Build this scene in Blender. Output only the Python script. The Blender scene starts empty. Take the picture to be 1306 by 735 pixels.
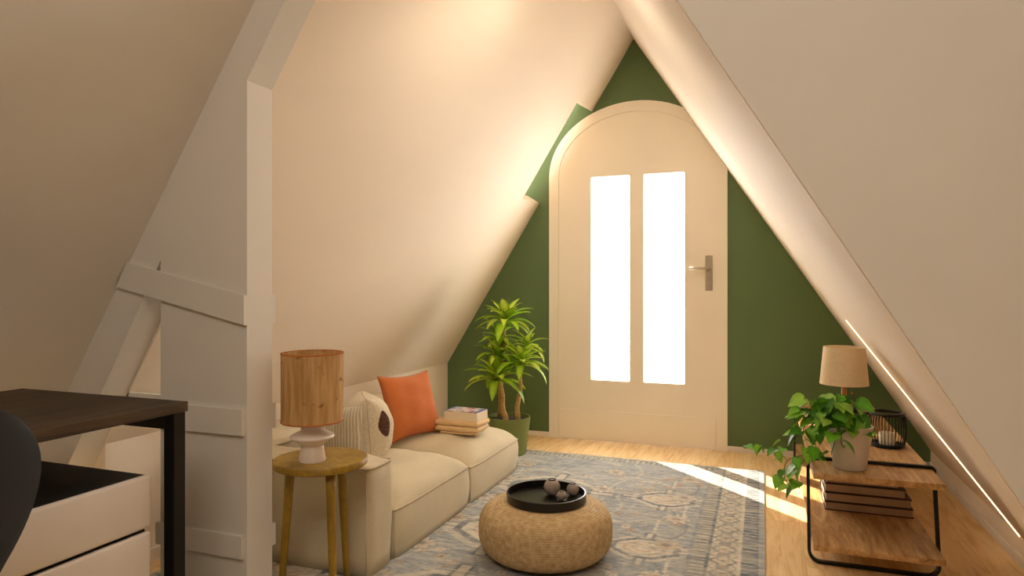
import bpy, bmesh, math, random
import numpy as np
from mathutils import Vector, Matrix, Euler
from mathutils.geometry import tessellate_polygon

random.seed(7)
C = bpy.context.scene.collection
PI = math.pi
R = math.radians

# ------------------------------------------------------------------ materials
def lin(h):
    h = h.lstrip('#')
    v = [int(h[i:i+2], 16)/255 for i in (0, 2, 4)]
    return tuple(c/12.92 if c <= .04045 else ((c+.055)/1.055)**2.4 for c in v) + (1,)

class NT:
    def __init__(s, name):
        s.m = bpy.data.materials.new(name); s.m.use_nodes = True
        s.t = s.m.node_tree; s.b = s.t.nodes['Principled BSDF']
    def n(s, typ, **kw):
        nd = s.t.nodes.new(typ)
        for k, v in kw.items():
            if k in nd.inputs.keys(): nd.inputs[k].default_value = v
            else: setattr(nd, k, v)
        return nd
    def l(s, a, b): s.t.links.new(a, b)
    def coord(s, scale=(1, 1, 1), rot=(0, 0, 0), out='Object'):
        tc = s.n('ShaderNodeTexCoord'); mp = s.n('ShaderNodeMapping')
        mp.inputs['Scale'].default_value = scale; mp.inputs['Rotation'].default_value = rot
        s.l(tc.outputs[out], mp.inputs['Vector']); return mp.outputs['Vector']
    def ramp(s, fac, stops):
        r = s.n('ShaderNodeValToRGB'); e = r.color_ramp.elements
        while len(e) < len(stops): e.new(.5)
        for i, (p, c) in enumerate(stops): e[i].position = p; e[i].color = c
        s.l(fac, r.inputs['Fac']); return r.outputs['Color']
    def mix(s, fac, a, b, mode='MIX'):
        m = s.n('ShaderNodeMix', data_type='RGBA', blend_type=mode)
        for sock, v in ((m.inputs[0], fac), (m.inputs[6], a), (m.inputs[7], b)):
            if hasattr(v, 'is_linked'): s.l(v, sock)
            else: sock.default_value = v
        return m.outputs[2]
    def bump(s, h, strength=.2, dist=.005):
        b = s.n('ShaderNodeBump', Strength=strength, Distance=dist)
        s.l(h, b.inputs['Height']); s.l(b.outputs['Normal'], s.b.inputs['Normal'])
    def base(s, col): 
        if hasattr(col, 'is_linked'): s.l(col, s.b.inputs['Base Color'])
        else: s.b.inputs['Base Color'].default_value = col
    def rough(s, v): s.b.inputs['Roughness'].default_value = v

def plain(name, col, rough=.5, metal=0, var=.08, scale=20, bump=0):
    m = NT(name); c = lin(col)
    nz = m.n('ShaderNodeTexNoise', Scale=scale, Detail=4.0); m.l(m.coord(), nz.inputs['Vector'])
    d = tuple(x*(1-var) for x in c[:3])+(1,); u = tuple(min(1, x*(1+var)) for x in c[:3])+(1,)
    m.base(m.ramp(nz.outputs['Fac'], [(.3, d), (.7, u)])); m.rough(rough)
    m.b.inputs['Metallic'].default_value = metal
    if bump: m.bump(nz.outputs['Fac'], bump, .003)
    return m.m

def plaster(name, col, rough=.75):
    m = NT(name); c = lin(col)
    nz = m.n('ShaderNodeTexNoise', Scale=3.0, Detail=6.0, Distortion=.6); m.l(m.coord((1, .35, 1)), nz.inputs['Vector'])
    d = tuple(x*.965 for x in c[:3])+(1,)
    m.base(m.ramp(nz.outputs['Fac'], [(.35, d), (.65, c)])); m.rough(rough)
    n2 = m.n('ShaderNodeTexNoise', Scale=90.0, Detail=3.0); m.l(m.coord(), n2.inputs['Vector'])
    m.bump(n2.outputs['Fac'], .04, .002)
    return m.m

def wood(name, dark, light, scale=(1, 8, 8), rough=.45, rings=3.0, fine=30):
    m = NT(name)
    v = m.coord(scale)
    nz = m.n('ShaderNodeTexNoise', Scale=rings, Detail=8.0, Roughness=.62, Distortion=1.2); m.l(v, nz.inputs['Vector'])
    f = m.n('ShaderNodeTexNoise', Scale=float(fine), Detail=3.0); m.l(v, f.inputs['Vector'])
    a = m.ramp(nz.outputs['Fac'], [(.32, lin(dark)), (.68, lin(light))])
    g = m.ramp(f.outputs['Fac'], [(.3, (.72, .72, .72, 1)), (.65, (1, 1, 1, 1))])
    m.base(m.mix(.7, a, g, 'MULTIPLY')); m.rough(rough); m.bump(f.outputs['Fac'], .08, .002)
    return m.m

def fabric(name, col, scale=220, rough=.92, bump=.25, var=.12):
    m = NT(name); c = lin(col)
    v = m.coord()
    w1 = m.n('ShaderNodeTexNoise', Scale=float(scale), Detail=2.0); m.l(v, w1.inputs['Vector'])
    w2 = m.n('ShaderNodeTexNoise', Scale=6.0, Detail=4.0); m.l(v, w2.inputs['Vector'])
    d = tuple(x*(1-var) for x in c[:3])+(1,)
    a = m.ramp(w1.outputs['Fac'], [(.35, d), (.6, c)])
    b = m.ramp(w2.outputs['Fac'], [(.3, (.9, .9, .9, 1)), (.7, (1, 1, 1, 1))])
    m.base(m.mix(1.0, a, b, 'MULTIPLY')); m.rough(rough); m.bump(w1.outputs['Fac'], bump, .002)
    m.b.inputs['Sheen Weight'].default_value = .15
    return m.m

def attr_mat(name, rough=.6, noise=None, translucent=0, bump=0, attr='col'):
    m = NT(name)
    a = m.n('ShaderNodeAttribute', attribute_name=attr)
    col = a.outputs['Color']
    if noise:
        nz = m.n('ShaderNodeTexNoise', Scale=float(noise[0]), Detail=6.0); m.l(m.coord(noise[2] if len(noise) > 2 else (1, 1, 1)), nz.inputs['Vector'])
        k = noise[1]
        r = m.ramp(nz.outputs['Fac'], [(.3, (1-k, 1-k, 1-k, 1)), (.7, (1, 1, 1, 1))])
        col = m.mix(1.0, col, r, 'MULTIPLY')
        if bump: m.bump(nz.outputs['Fac'], bump, .003)
    m.base(col); m.rough(rough)
    if translucent:
        tr = m.n('ShaderNodeBsdfTranslucent'); m.l(col, tr.inputs['Color'])
        mx = m.n('ShaderNodeMixShader', Fac=translucent)
        out = m.t.nodes['Material Output']
        m.l(m.b.outputs[0], mx.inputs[1]); m.l(tr.outputs[0], mx.inputs[2]); m.l(mx.outputs[0], out.inputs['Surface'])
    return m.m

def emis(name, col, strength):
    m = NT(name); m.base(lin(col)); m.b.inputs['Emission Color'].default_value = lin(col)
    m.b.inputs['Emission Strength'].default_value = strength
    return m.m

def glass_mat():
    m = NT('door_glass')
    t = m.n('ShaderNodeBsdfTransparent'); g = m.n('ShaderNodeBsdfGlossy', Roughness=.02)
    mx = m.n('ShaderNodeMixShader', Fac=.04)
    m.l(t.outputs[0], mx.inputs[1]); m.l(g.outputs[0], mx.inputs[2])
    m.l(mx.outputs[0], m.t.nodes['Material Output'].inputs['Surface']); return m.m

def floor_mat():
    m = NT('oak_floor')
    v = m.coord((1, 1, 1), (0, 0, R(90)))
    br = m.n('ShaderNodeTexBrick', Scale=1.0, offset=.37)
    br.inputs['Brick Width'].default_value = 1.3; br.inputs['Row Height'].default_value = .15
    br.inputs['Mortar Size'].default_value = .0012; br.inputs['Mortar Smooth'].default_value = .2
    br.inputs['Color1'].default_value = (.2, .2, .2, 1); br.inputs['Color2'].default_value = (.9, .9, .9, 1)
    br.inputs['Mortar'].default_value = (.0, .0, .0, 1)
    m.l(v, br.inputs['Vector'])
    # grain shifted per plank
    add = m.n('ShaderNodeVectorMath', operation='ADD'); m.l(m.coord((9, .9, 1)), add.inputs[0]); m.l(br.outputs['Color'], add.inputs[1])
    nz = m.n('ShaderNodeTexNoise', Scale=2.2, Detail=9.0, Roughness=.62, Distortion=1.5); m.l(add.outputs[0], nz.inputs['Vector'])
    grain = m.ramp(nz.outputs['Fac'], [(.28, lin('#d2a566')), (.5, lin('#f0cc92')), (.72, lin('#fadfae'))])
    plank = m.ramp(br.outputs['Color'], [(.0, (.80, .77, .74, 1)), (.25, (.92, .9, .88, 1)), (.9, (1, 1, 1, 1))])
    m.base(m.mix(1.0, grain, plank, 'MULTIPLY')); m.rough(.5); m.bump(nz.outputs['Fac'], .05, .002)
    return m.m

M = {}
M['slope'] = plaster('warm_white_plaster', '#efdfca')
M['gable'] = plaster('grey_white_plaster', '#dcd6cc')
M['green'] = plaster('green_paint', '#5c7345', .6)
M['trimw'] = plain('white_trim_paint', '#ebdfd0', .5, var=.02)
M['door'] = plain('cream_door_paint', '#f3e8d4', .5, var=.02, scale=4)
M['floor'] = floor_mat()
M['glass'] = glass_mat()
M['steel'] = plain('brushed_steel', '#b3a692', .4, .3, var=.08)
M['sofa'] = fabric('cream_linen', '#d9caa9', bump=.1, var=.07)
M['seam'] = fabric('cream_seam', '#cdbb9c')
M['orange'] = fabric('orange_cotton', '#cf7338', 260)
M['orseam'] = fabric('orange_seam', '#b85a2b', 260)
M['knit'] = fabric('cream_knit', '#dccfb8', 120, bump=.6)
M['tablewood'] = wood('olive_oak', '#83650f', '#b18c28', (5, 5, 2), .5, 3.0, 24)
M['lampbase'] = plain('white_ceramic', '#eadcd0', .35, var=.02)
M['orangetrim'] = plain('orange_trim', '#b9661c', .7)
M['potgreen'] = plain('green_pot_glaze', '#757d3f', .55, var=.04)
M['soil'] = plain('potting_soil', '#2b2116', .95, var=.4, scale=60, bump=.6)
M['black'] = plain('black_metal', '#0b0a09', .45, .3, var=.1)
M['blacklac'] = wood('black_stained_wood', '#050403', '#17140f', (2, 12, 12), .3, 2.0, 14)
M['ball'] = plain('grey_stoneware', '#9a8b80', .7, var=.1, scale=40)
M['bench'] = wood('walnut_veneer', '#966a38', '#deb27a', (12, 1.4, 12), .4, 2.6, 20)
M['bencht'] = wood('walnut_edge', '#7d5631', '#a97e50', (2, 9, 20), .5, 2.4, 16)
M['lampwood'] = wood('honey_pine', '#b37a2c', '#d69a48', (10, 10, 1.5), .45, 2.4, 14)
M['shade2'] = None
M['potgrey'] = plain('pale_grey_pot_glaze', '#cdbfb0', .5, var=.03)
M['candle'] = plain('cream_wax', '#e9dcc0', .5, var=.02)
M['wick'] = plain('candle_wick', '#c49a4a', .8)
M['cover'] = plain('brown_book_cover', '#3c2418', .6)
M['pages'] = plain('cream_pages', '#bda18a', .9, var=.12, scale=8)
M['pagesw'] = plain('white_pages', '#e8d8ba', .9, var=.04, scale=8)
M['tan'] = plain('tan_cover', '#dbb986', .7, var=.06)
M['desk'] = wood('dark_ebony_wood', '#050302', '#4d371b', (11, .8, 11), .6, 2.6, 12)
M['deskmetal'] = plain('black_desk_steel', '#171310', .4, .4)
M['chair'] = plain('dark_chair_shell', '#060404', .75, var=.1)
M['drawer'] = plain('white_drawer_front', '#d6ccc2', .5, var=.03, scale=9)
M['blacktop'] = plain('black_top', '#050505', .6)
M['trunk'] = wood('cane_bark', '#a98247', '#d3ae68', (4, 4, 9), .8, 4.0, 20)
M['vine'] = plain('vine_stem', '#5d7a2a', .7)
M['dleaf'] = attr_mat('striped_leaf', .45, (40, .15), .35)
M['pleaf'] = attr_mat('heart_leaf', .4, (40, .2), .3)
M['led'] = emis('warm_light_line', '#ffcf9c', 4.0)  # glow for the light streak painted on the right slope

def shade_mat(name, a, b, vstripe, specks):
    m = NT(name)
    v = m.coord(vstripe)
    nz = m.n('ShaderNodeTexNoise', Scale=12.0, Detail=5.0); m.l(v, nz.inputs['Vector'])
    col = m.ramp(nz.outputs['Fac'], [(.35, lin(a)), (.65, lin(b))])
    if specks:
        sp = m.n('ShaderNodeTexNoise', Scale=24.0, Detail=1.0); m.l(m.coord((1, 1, 1.4)), sp.inputs['Vector'])
        k = m.ramp(sp.outputs['Fac'], [(.66, (1, 1, 1, 1)), (.74, (.55, .45, .35, 1))])
        col = m.mix(1.0, col, k, 'MULTIPLY')
    m.base(col); m.rough(.9); m.bump(nz.outputs['Fac'], .15, .002)
    tr = m.n('ShaderNodeBsdfTranslucent'); m.l(col, tr.inputs['Color'])
    mx = m.n('ShaderNodeMixShader', Fac=.2)
    m.l(m.b.outputs[0], mx.inputs[1]); m.l(tr.outputs[0], mx.inputs[2])
    m.l(mx.outputs[0], m.t.nodes['Material Output'].inputs['Surface'])
    return m.m
M['shade1'] = shade_mat('woven_tan_shade', '#be9258', '#d8b27a', (6, 6, .6), True)
M['shade2'] = shade_mat('oatmeal_linen_shade', '#f0d8ae', '#f6e2be', (9, 9, 9), False)

def pouf_mat():
    m = NT('woven_seagrass')
    v = m.coord()
    sp = m.n('ShaderNodeSeparateXYZ'); m.l(v, sp.inputs[0])
    at = m.n('ShaderNodeMath', operation='ARCTAN2'); m.l(sp.outputs[1], at.inputs[0]); m.l(sp.outputs[0], at.inputs[1])
    def mul(s, k):
        q = m.n('ShaderNodeMath', operation='MULTIPLY'); m.l(s, q.inputs[0]); q.inputs[1].default_value = k; return q.outputs[0]
    def op(o, a, b=None):
        q = m.n('ShaderNodeMath', operation=o); m.l(a, q.inputs[0])
        if b is not None:
            if hasattr(b, 'is_linked'): m.l(b, q.inputs[1])
            else: q.inputs[1].default_value = b
        return q.outputs[0]
    ln = m.n('ShaderNodeVectorMath', operation='LENGTH'); m.l(v, ln.inputs[0])
    h = op('SUBTRACT', sp.outputs[2], mul(ln.outputs['Value'], .55))
    a = op('SINE', op('ADD', mul(at.outputs[0], 110), mul(h, 480)))
    b = op('SINE', op('SUBTRACT', mul(at.outputs[0], 110), mul(h, 480)))
    w = op('MULTIPLY', a, b)
    nz = m.n('ShaderNodeTexNoise', Scale=60.0, Detail=3.0); m.l(v, nz.inputs['Vector'])
    w = op('ADD', mul(w, .18), nz.outputs['Fac'])
    m.base(m.ramp(w, [(.15, lin('#a08256')), (.5, lin('#c2a577')), (.85, lin('#d6bf97'))])); m.rough(.85); m.bump(w, .5, .004)
    return m.m
M['pouf'] = pouf_mat()

# ------------------------------------------------------------------ object helpers
def obj(name, bm, m, parent=None, smooth=False, loc=None):
    me = bpy.data.meshes.new(name)
    bmesh.ops.recalc_face_normals(bm, faces=bm.faces[:])
    bm.to_mesh(me); bm.free(); me.materials.append(m)
    if smooth:
        for p in me.polygons: p.use_smooth = True
    o = bpy.data.objects.new(name, me); C.objects.link(o)
    if parent: o.parent = parent
    if loc: o.location = loc
    return o

def tag(o, label, cat, group=None):
    o['label'] = label; o['category'] = cat
    if group: o['group'] = group
    return o

def thing(name, label, cat, loc=(0, 0, 0), rotz=0, group=None):
    o = bpy.data.objects.new(name, None); C.objects.link(o); o.empty_display_size = .05
    o.location = loc; o.rotation_euler = (0, 0, rotz)
    return tag(o, label, cat, group)

def struct(o):
    o['kind'] = 'structure'; return o

def box(bm, x0, x1, y0, y1, z0, z1, bev=0, seg=2):
    r = bmesh.ops.create_cube(bm, size=1)
    vs = r['verts']
    for v in vs:
        v.co = Vector(((x0+x1)/2+v.co.x*(x1-x0), (y0+y1)/2+v.co.y*(y1-y0), (z0+z1)/2+v.co.z*(z1-z0)))
    if bev:
        es = list({e for v in vs for e in v.link_edges})
        bmesh.ops.bevel(bm, geom=es, offset=bev, segments=seg, profile=.5, affect='EDGES')
    return bm

def BOX(*a, **k): return box(bmesh.new(), *a, **k)

def prism(bm, loops, off):
    """planar polygon (first loop outline, others holes) thickened by the vector off"""
    loops = [[Vector(p) for p in l] for l in loops]; off = Vector(off)
    flat = [p for l in loops for p in l]
    tris = tessellate_polygon(loops)
    a = [bm.verts.new(p) for p in flat]; b = [bm.verts.new(p+off) for p in flat]
    for t in tris:
        bm.faces.new([a[i] for i in t]); bm.faces.new([b[i] for i in reversed(t)])
    k = 0
    for l in loops:
        n = len(l)
        for i in range(n):
            j = (i+1) % n
            bm.faces.new([a[k+i], a[k+j], b[k+j], b[k+i]])
        k += n
    return bm

def lathe(bm, prof, n=48, loc=(0, 0, 0), cap0=True, cap1=True):
    rings = []
    for r, z in prof:
        if r < 1e-6: rings.append([bm.verts.new((loc[0], loc[1], loc[2]+z))])
        else: rings.append([bm.verts.new((loc[0]+r*math.cos(2*PI*i/n), loc[1]+r*math.sin(2*PI*i/n), loc[2]+z)) for i in range(n)])
    for a, b in zip(rings, rings[1:]):
        for i in range(n):
            j = (i+1) % n
            if len(a) == 1 and len(b) == 1: break
            if len(a) == 1: bm.faces.new([a[0], b[i], b[j]])
            elif len(b) == 1: bm.faces.new([a[i], a[j], b[0]])
            else: bm.faces.new([a[i], a[j], b[j], b[i]])
    if cap0 and len(rings[0]) > 1: bm.faces.new(list(reversed(rings[0])))
    if cap1 and len(rings[-1]) > 1: bm.faces.new(rings[-1])
    return bm

def tube(bm, pts, r, n=8, closed=False, r1=None):
    pts = [Vector(p) for p in pts]; N = len(pts); rings = []
    prev = None
    for i, p in enumerate(pts):
        if closed: d = pts[(i+1) % N]-pts[i-1]
        else: d = pts[min(i+1, N-1)]-pts[max(i-1, 0)]
        d = d.normalized()
        if prev is None:
            u = d.orthogonal().normalized()
        else:
            u = (prev - d*prev.dot(d))
            u = u.normalized() if u.length > 1e-6 else d.orthogonal().normalized()
        prev = u; w = d.cross(u)
        rr = r if r1 is None else r+(r1-r)*i/max(1, N-1)
        rings.append([bm.verts.new(p+(u*math.cos(2*PI*k/n)+w*math.sin(2*PI*k/n))*rr) for k in range(n)])
    for i in range(N if closed else N-1):
        a, b = rings[i], rings[(i+1) % N]
        # align ring when closing
        sh = 0
        if closed and i == N-1:
            sh = min(range(n), key=lambda s: (a[0].co-b[s].co).length)
        for k in range(n):
            bm.faces.new([a[k], a[(k+1) % n], b[(k+1+sh) % n], b[(k+sh) % n]])
    if not closed:
        bm.faces.new(list(reversed(rings[0]))); bm.faces.new(rings[-1])
    return bm

def flatbar(bm, pts, w, t, side):
    """rectangular section swept along closed pts; side = section width direction"""
    pts = [Vector(p) for p in pts]; N = len(pts); side = Vector(side).normalized(); rings = []
    for i, p in enumerate(pts):
        d = (pts[(i+1) % N]-pts[i-1]).normalized(); nn = d.cross(side).normalized()
        rings.append([bm.verts.new(p+side*a*w/2+nn*b*t/2) for a, b in ((-1, -1), (1, -1), (1, 1), (-1, 1))])
    for i in range(N):
        a, b = rings[i], rings[(i+1) % N]
        for k in range(4): bm.faces.new([a[k], a[(k+1) % 4], b[(k+1) % 4], b[k]])
    return bm

def set_col(o, fn):
    """per-vertex colour attribute from fn(index, co)"""
    me = o.data; at = me.attributes.new('col', 'FLOAT_COLOR', 'POINT')
    for i, v in enumerate(me.vertices): at.data[i].color = fn(i, v.co)

# ------------------------------------------------------------------ room shell
D = 4.27                       # back wall
P0, P1 = 1.527, 1.632          # the divider
RX, RZ = -.771, 2.598          # ridge of the main room
LS, RS = 1.61, 1.518           # slope gradients
LXk, RXk = -2.094, .876        # knee walls
lz = lambda x: RZ-LS*(RX-x)
rz_ = lambda x: RZ-RS*(x-RX)
NLS = 1.516
nlz = lambda x: 1.08-NLS*(-1.854-x)
NRZ = nlz(RX)
NFX = .15
nrz = lambda x: NRZ-NLS*(x-NFX)
NLk, NRk = -2.30, 1.75

struct(obj('floor', BOX(-2.6, 1.95, -2.4, D+.1, -.08, 0), M['floor']))

# left slope of the main room, cut back from the back wall between two heights
def L(x, y): return (x, y, lz(x))
ln = Vector((-LS, 0, 1)).normalized()*.1
yb, yn = D, 3.95
xa, xb = -1.044, -1.407
struct(obj('ceiling', prism(bmesh.new(), [[L(RX, P1), L(RX, yb), L(xa, yb), L(xa-.005, yn), L(xb-.005, yn), L(xb, yb), L(LXk, yb), L(LXk, P1)]], ln), M['slope']))
def Lo(x, y, k=.22): return tuple(Vector((x, y, lz(x)))+Vector((-LS, 0, 1)).normalized()*k)
struct(obj('ceiling', prism(bmesh.new(), [[Lo(xa+.2, yn-.3), Lo(xa+.2, D+.1), Lo(xb-.25, D+.1), Lo(xb-.25, yn-.3)]], ln*.5), M['slope']))
rn = Vector((RS, 0, 1)).normalized()*.1
bm = bmesh.new(); rows = []
for k in range(31):
    y = D+(P0+.003-D)*k/30; w = max(0, min(1, (2.75-y)/(2.75-P0))); w = w*w*(3-2*w)
    row = []
    for q in range(9):
        t = q/8
        a_ = Vector((RX, y, RZ)).lerp(Vector((RXk+.03, y, rz_(RXk+.03))), t)
        b_ = Vector((-.757, y, RZ)).lerp(Vector((.835, y, 1.647-1.651*(.835+.181))), t)
        row.append(a_.lerp(b_, w))
    rows.append(row)
va = [[bm.verts.new(p) for p in r] for r in rows]
vb = [[bm.verts.new(p+rn) for p in r] for r in rows]
for k in range(30):
    for q in range(8):
        bm.faces.new([va[k][q], va[k+1][q], va[k+1][q+1], va[k][q+1]]); bm.faces.new([vb[k][q], vb[k][q+1], vb[k+1][q+1], vb[k+1][q]])
    for q in (0, 8): bm.faces.new([va[k][q], va[k+1][q], vb[k+1][q], vb[k][q]])
for k in (0, 30):
    for q in range(8): bm.faces.new([va[k][q], va[k][q+1], vb[k][q+1], vb[k][q]])
o = struct(obj('ceiling', bm, M['slope'], None, True)); o.data.set_sharp_from_angle(angle=R(40))
struct(obj('wall_left', BOX(LXk-.08, LXk, P1, D, 0, .47), M['slope']))
struct(obj('wall_right', BOX(RXk, RXk+.08, P1, D, 0, .12), M['slope']))
struct(obj('baseboard_left', BOX(LXk, LXk+.012, P1, D, 0, .05, bev=.003), M['trimw']))
struct(obj('baseboard_right', BOX(RXk-.012, RXk, P1, D, 0, .036, bev=.003), M['trimw']))
# back wall with the arched doorway
dcx, dhw, dsp, drise = -.766, .569, 1.738, .462
def arch(hw, sp, rise, y, z0=0., n=40):
    pts = [(dcx-hw, y, z0)] + [(dcx-hw*math.cos(PI*i/n), y, sp+rise*math.sin(PI*i/n)) for i in range(n+1)] + [(dcx+hw, y, z0)]
    return pts
outl = [(-2.45, D, 0)] + [] 
aw = arch(dhw-.03, dsp, drise-.03, D)
wall_outline = [(-2.45, D, 0), (-2.45, D, 3.0), (1.3, D, 3.0), (1.3, D, 0)] + list(reversed(aw))
struct(obj('wall_back', prism(bmesh.new(), [wall_outline], (0, .1, 0)), M['green']))
struct(obj('baseboard_back', BOX(-2.09, dcx-dhw, D-.012, D, 0, .034, bev=.003), M['trimw']))
struct(obj('baseboard_back', BOX(dcx+dhw, .86, D-.012, D, 0, .034, bev=.003), M['trimw']))

# door
d1 = struct(bpy.data.objects.new('door_1', None)); C.objects.link(d1); d1.location = (dcx, D, 0)
def dl(pts): return [(p[0]-dcx, p[1]-D, p[2]) for p in pts]
cas_o = dl(arch(dhw, dsp, drise, D-.012)); cas_i = dl(arch(dhw-.066, dsp, drise-.066, D-.012))
obj('door_casing', prism(bmesh.new(), [cas_o+list(reversed(cas_i))], (0, .03, 0)), M['door'], d1)
leaf = dl(arch(dhw-.060, dsp, drise-.060, D-.004, .006))
pz0, pz1 = .398, 1.726
panes = [(-1.049-dcx, -.797-dcx), (-.706-dcx, -.453-dcx)]
holes = [[(a, -.004, pz0), (b, -.004, pz0), (b, -.004, pz1), (a, -.004, pz1)] for a, b in panes]
lf = obj('door_leaf', prism(bmesh.new(), [leaf]+holes, (0, .055, 0)), M['door'], d1)
obj('bottom_rail', BOX(-.502, .502, -.013, -.003, .006, .2, bev=.004), M['door'], lf)
for a, b in panes:
    obj('glass_pane', BOX(a+.0005, b-.0005, .02, .026, pz0+.0005, pz1-.0005), M['glass'], lf)
h = obj('handle_plate', BOX(-.327-dcx, -.284-dcx, -.012, -.004, .983, 1.2, bev=.003), M['steel'], d1)
bm = bmesh.new()
tube(bm, [(-.305-dcx, -.010, 1.121), (-.305-dcx, -.05, 1.121)], .009, 12)
tube(bm, [(-.298-dcx, -.05, 1.121), (-.36-dcx, -.05, 1.121), (-.418-dcx, -.048, 1.121)], .0085, 12)
obj('lever', bm, M['steel'], h, True)

# added slab outside the door, unseen, blocks sun through the upper panes
struct(obj('trim_1', BOX(-2.6, 2.2, 4.86, 4.93, 1.90, 3.6), M['trimw']))

# divider between the desk nook and the sitting room
dv = lambda x, z: (x, P0, z)
RE = lambda x: 1.647-1.651*(x+.181)         # right rake edge of its opening
xr0 = -.757
px = -1.391
ap = (-1.7235, 1.083)
struct(obj('wall_middle', prism(bmesh.new(), [[dv(-2.45, 0), dv(-2.45, nlz(-2.45)+.1), dv(RX, NRZ+.1), dv(NFX, NRZ+.1), dv(1.85, nrz(1.85)+.1), dv(1.85, 0),
           dv(.8190, 0), dv(xr0+.001, RE(xr0)+.0015), dv(px, lz(px)), dv(px, 0), dv(-1.7235, 0), dv(-1.7235, 1.085), dv(-2.3828, 0)]], (0, P1-P0, 0)), M['gable']))
# boards nailed across it, front and back
def board(n, pts, y, t): struct(obj('trim_%d' % n, prism(bmesh.new(), [[(a, y, b) for a, b in pts]], (0, t, 0)), M['gable']))
B1 = [(-1.852, 1.08), (-1.896, 1.003), (-1.391, .893), (-1.391, .979)]
B2 = [(-1.7235, .650), (-1.7235, .574), (-1.399, .574), (-1.399, .650)]
B3 = [(-1.731, .284), (-1.731, .220), (-1.400, .218), (-1.400, .284)]
for i, b in enumerate((B1, B2, B3)):
    board(2+i, b, P0-.012, .012)
    board(5+i, [((x if i != 1 else -2.05) if x < -1.5 else px, z) for x, z in b], P1, .016)

# near room: slopes, ends
nl = Vector((-NLS, 0, 1)).normalized()*.08
struct(obj('ceiling', prism(bmesh.new(), [[(RX, -2.3, NRZ), (RX, P0, NRZ), (NLk, P0, nlz(NLk)), (NLk, -2.3, nlz(NLk))]], nl), M['gable']))
nr = Vector((NLS, 0, 1)).normalized()*.08
struct(obj('ceiling', prism(bmesh.new(), [[(NFX, -2.3, NRZ), (NFX, P0, NRZ), (NRk, P0, nrz(NRk)), (NRk, -2.3, nrz(NRk))]], nr), M['gable']))
struct(obj('ceiling', BOX(RX, NFX, -2.3, P0, NRZ, NRZ+.08), M['gable']))
struct(obj('wall_left', BOX(NLk-.08, NLk, -2.3, P0, 0, nlz(NLk)+.02), M['gable']))
struct(obj('wall_right', BOX(NRk, NRk+.08, -2.3, P0, 0, max(.05, nrz(NRk)+.02)), M['gable']))
struct(obj('wall_front', BOX(-2.45, 1.9, -2.38, -2.3, 0, 2.9), M['gable']))

# emissive sliver painting a streak of light up the right slope, no lamp
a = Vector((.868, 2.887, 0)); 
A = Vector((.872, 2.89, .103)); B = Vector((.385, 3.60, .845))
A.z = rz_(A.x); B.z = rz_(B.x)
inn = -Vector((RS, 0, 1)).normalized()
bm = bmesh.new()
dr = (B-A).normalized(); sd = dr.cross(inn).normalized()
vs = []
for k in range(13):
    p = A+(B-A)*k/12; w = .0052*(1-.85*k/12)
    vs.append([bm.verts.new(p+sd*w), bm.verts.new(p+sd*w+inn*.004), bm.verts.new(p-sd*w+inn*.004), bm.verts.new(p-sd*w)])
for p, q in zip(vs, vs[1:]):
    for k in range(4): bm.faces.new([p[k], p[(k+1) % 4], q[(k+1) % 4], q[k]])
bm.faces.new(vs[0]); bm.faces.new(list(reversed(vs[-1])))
tag(obj('light_strip', bm, M['led']), 'thin glowing warm light line running diagonally up the right sloped wall', 'light')

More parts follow.
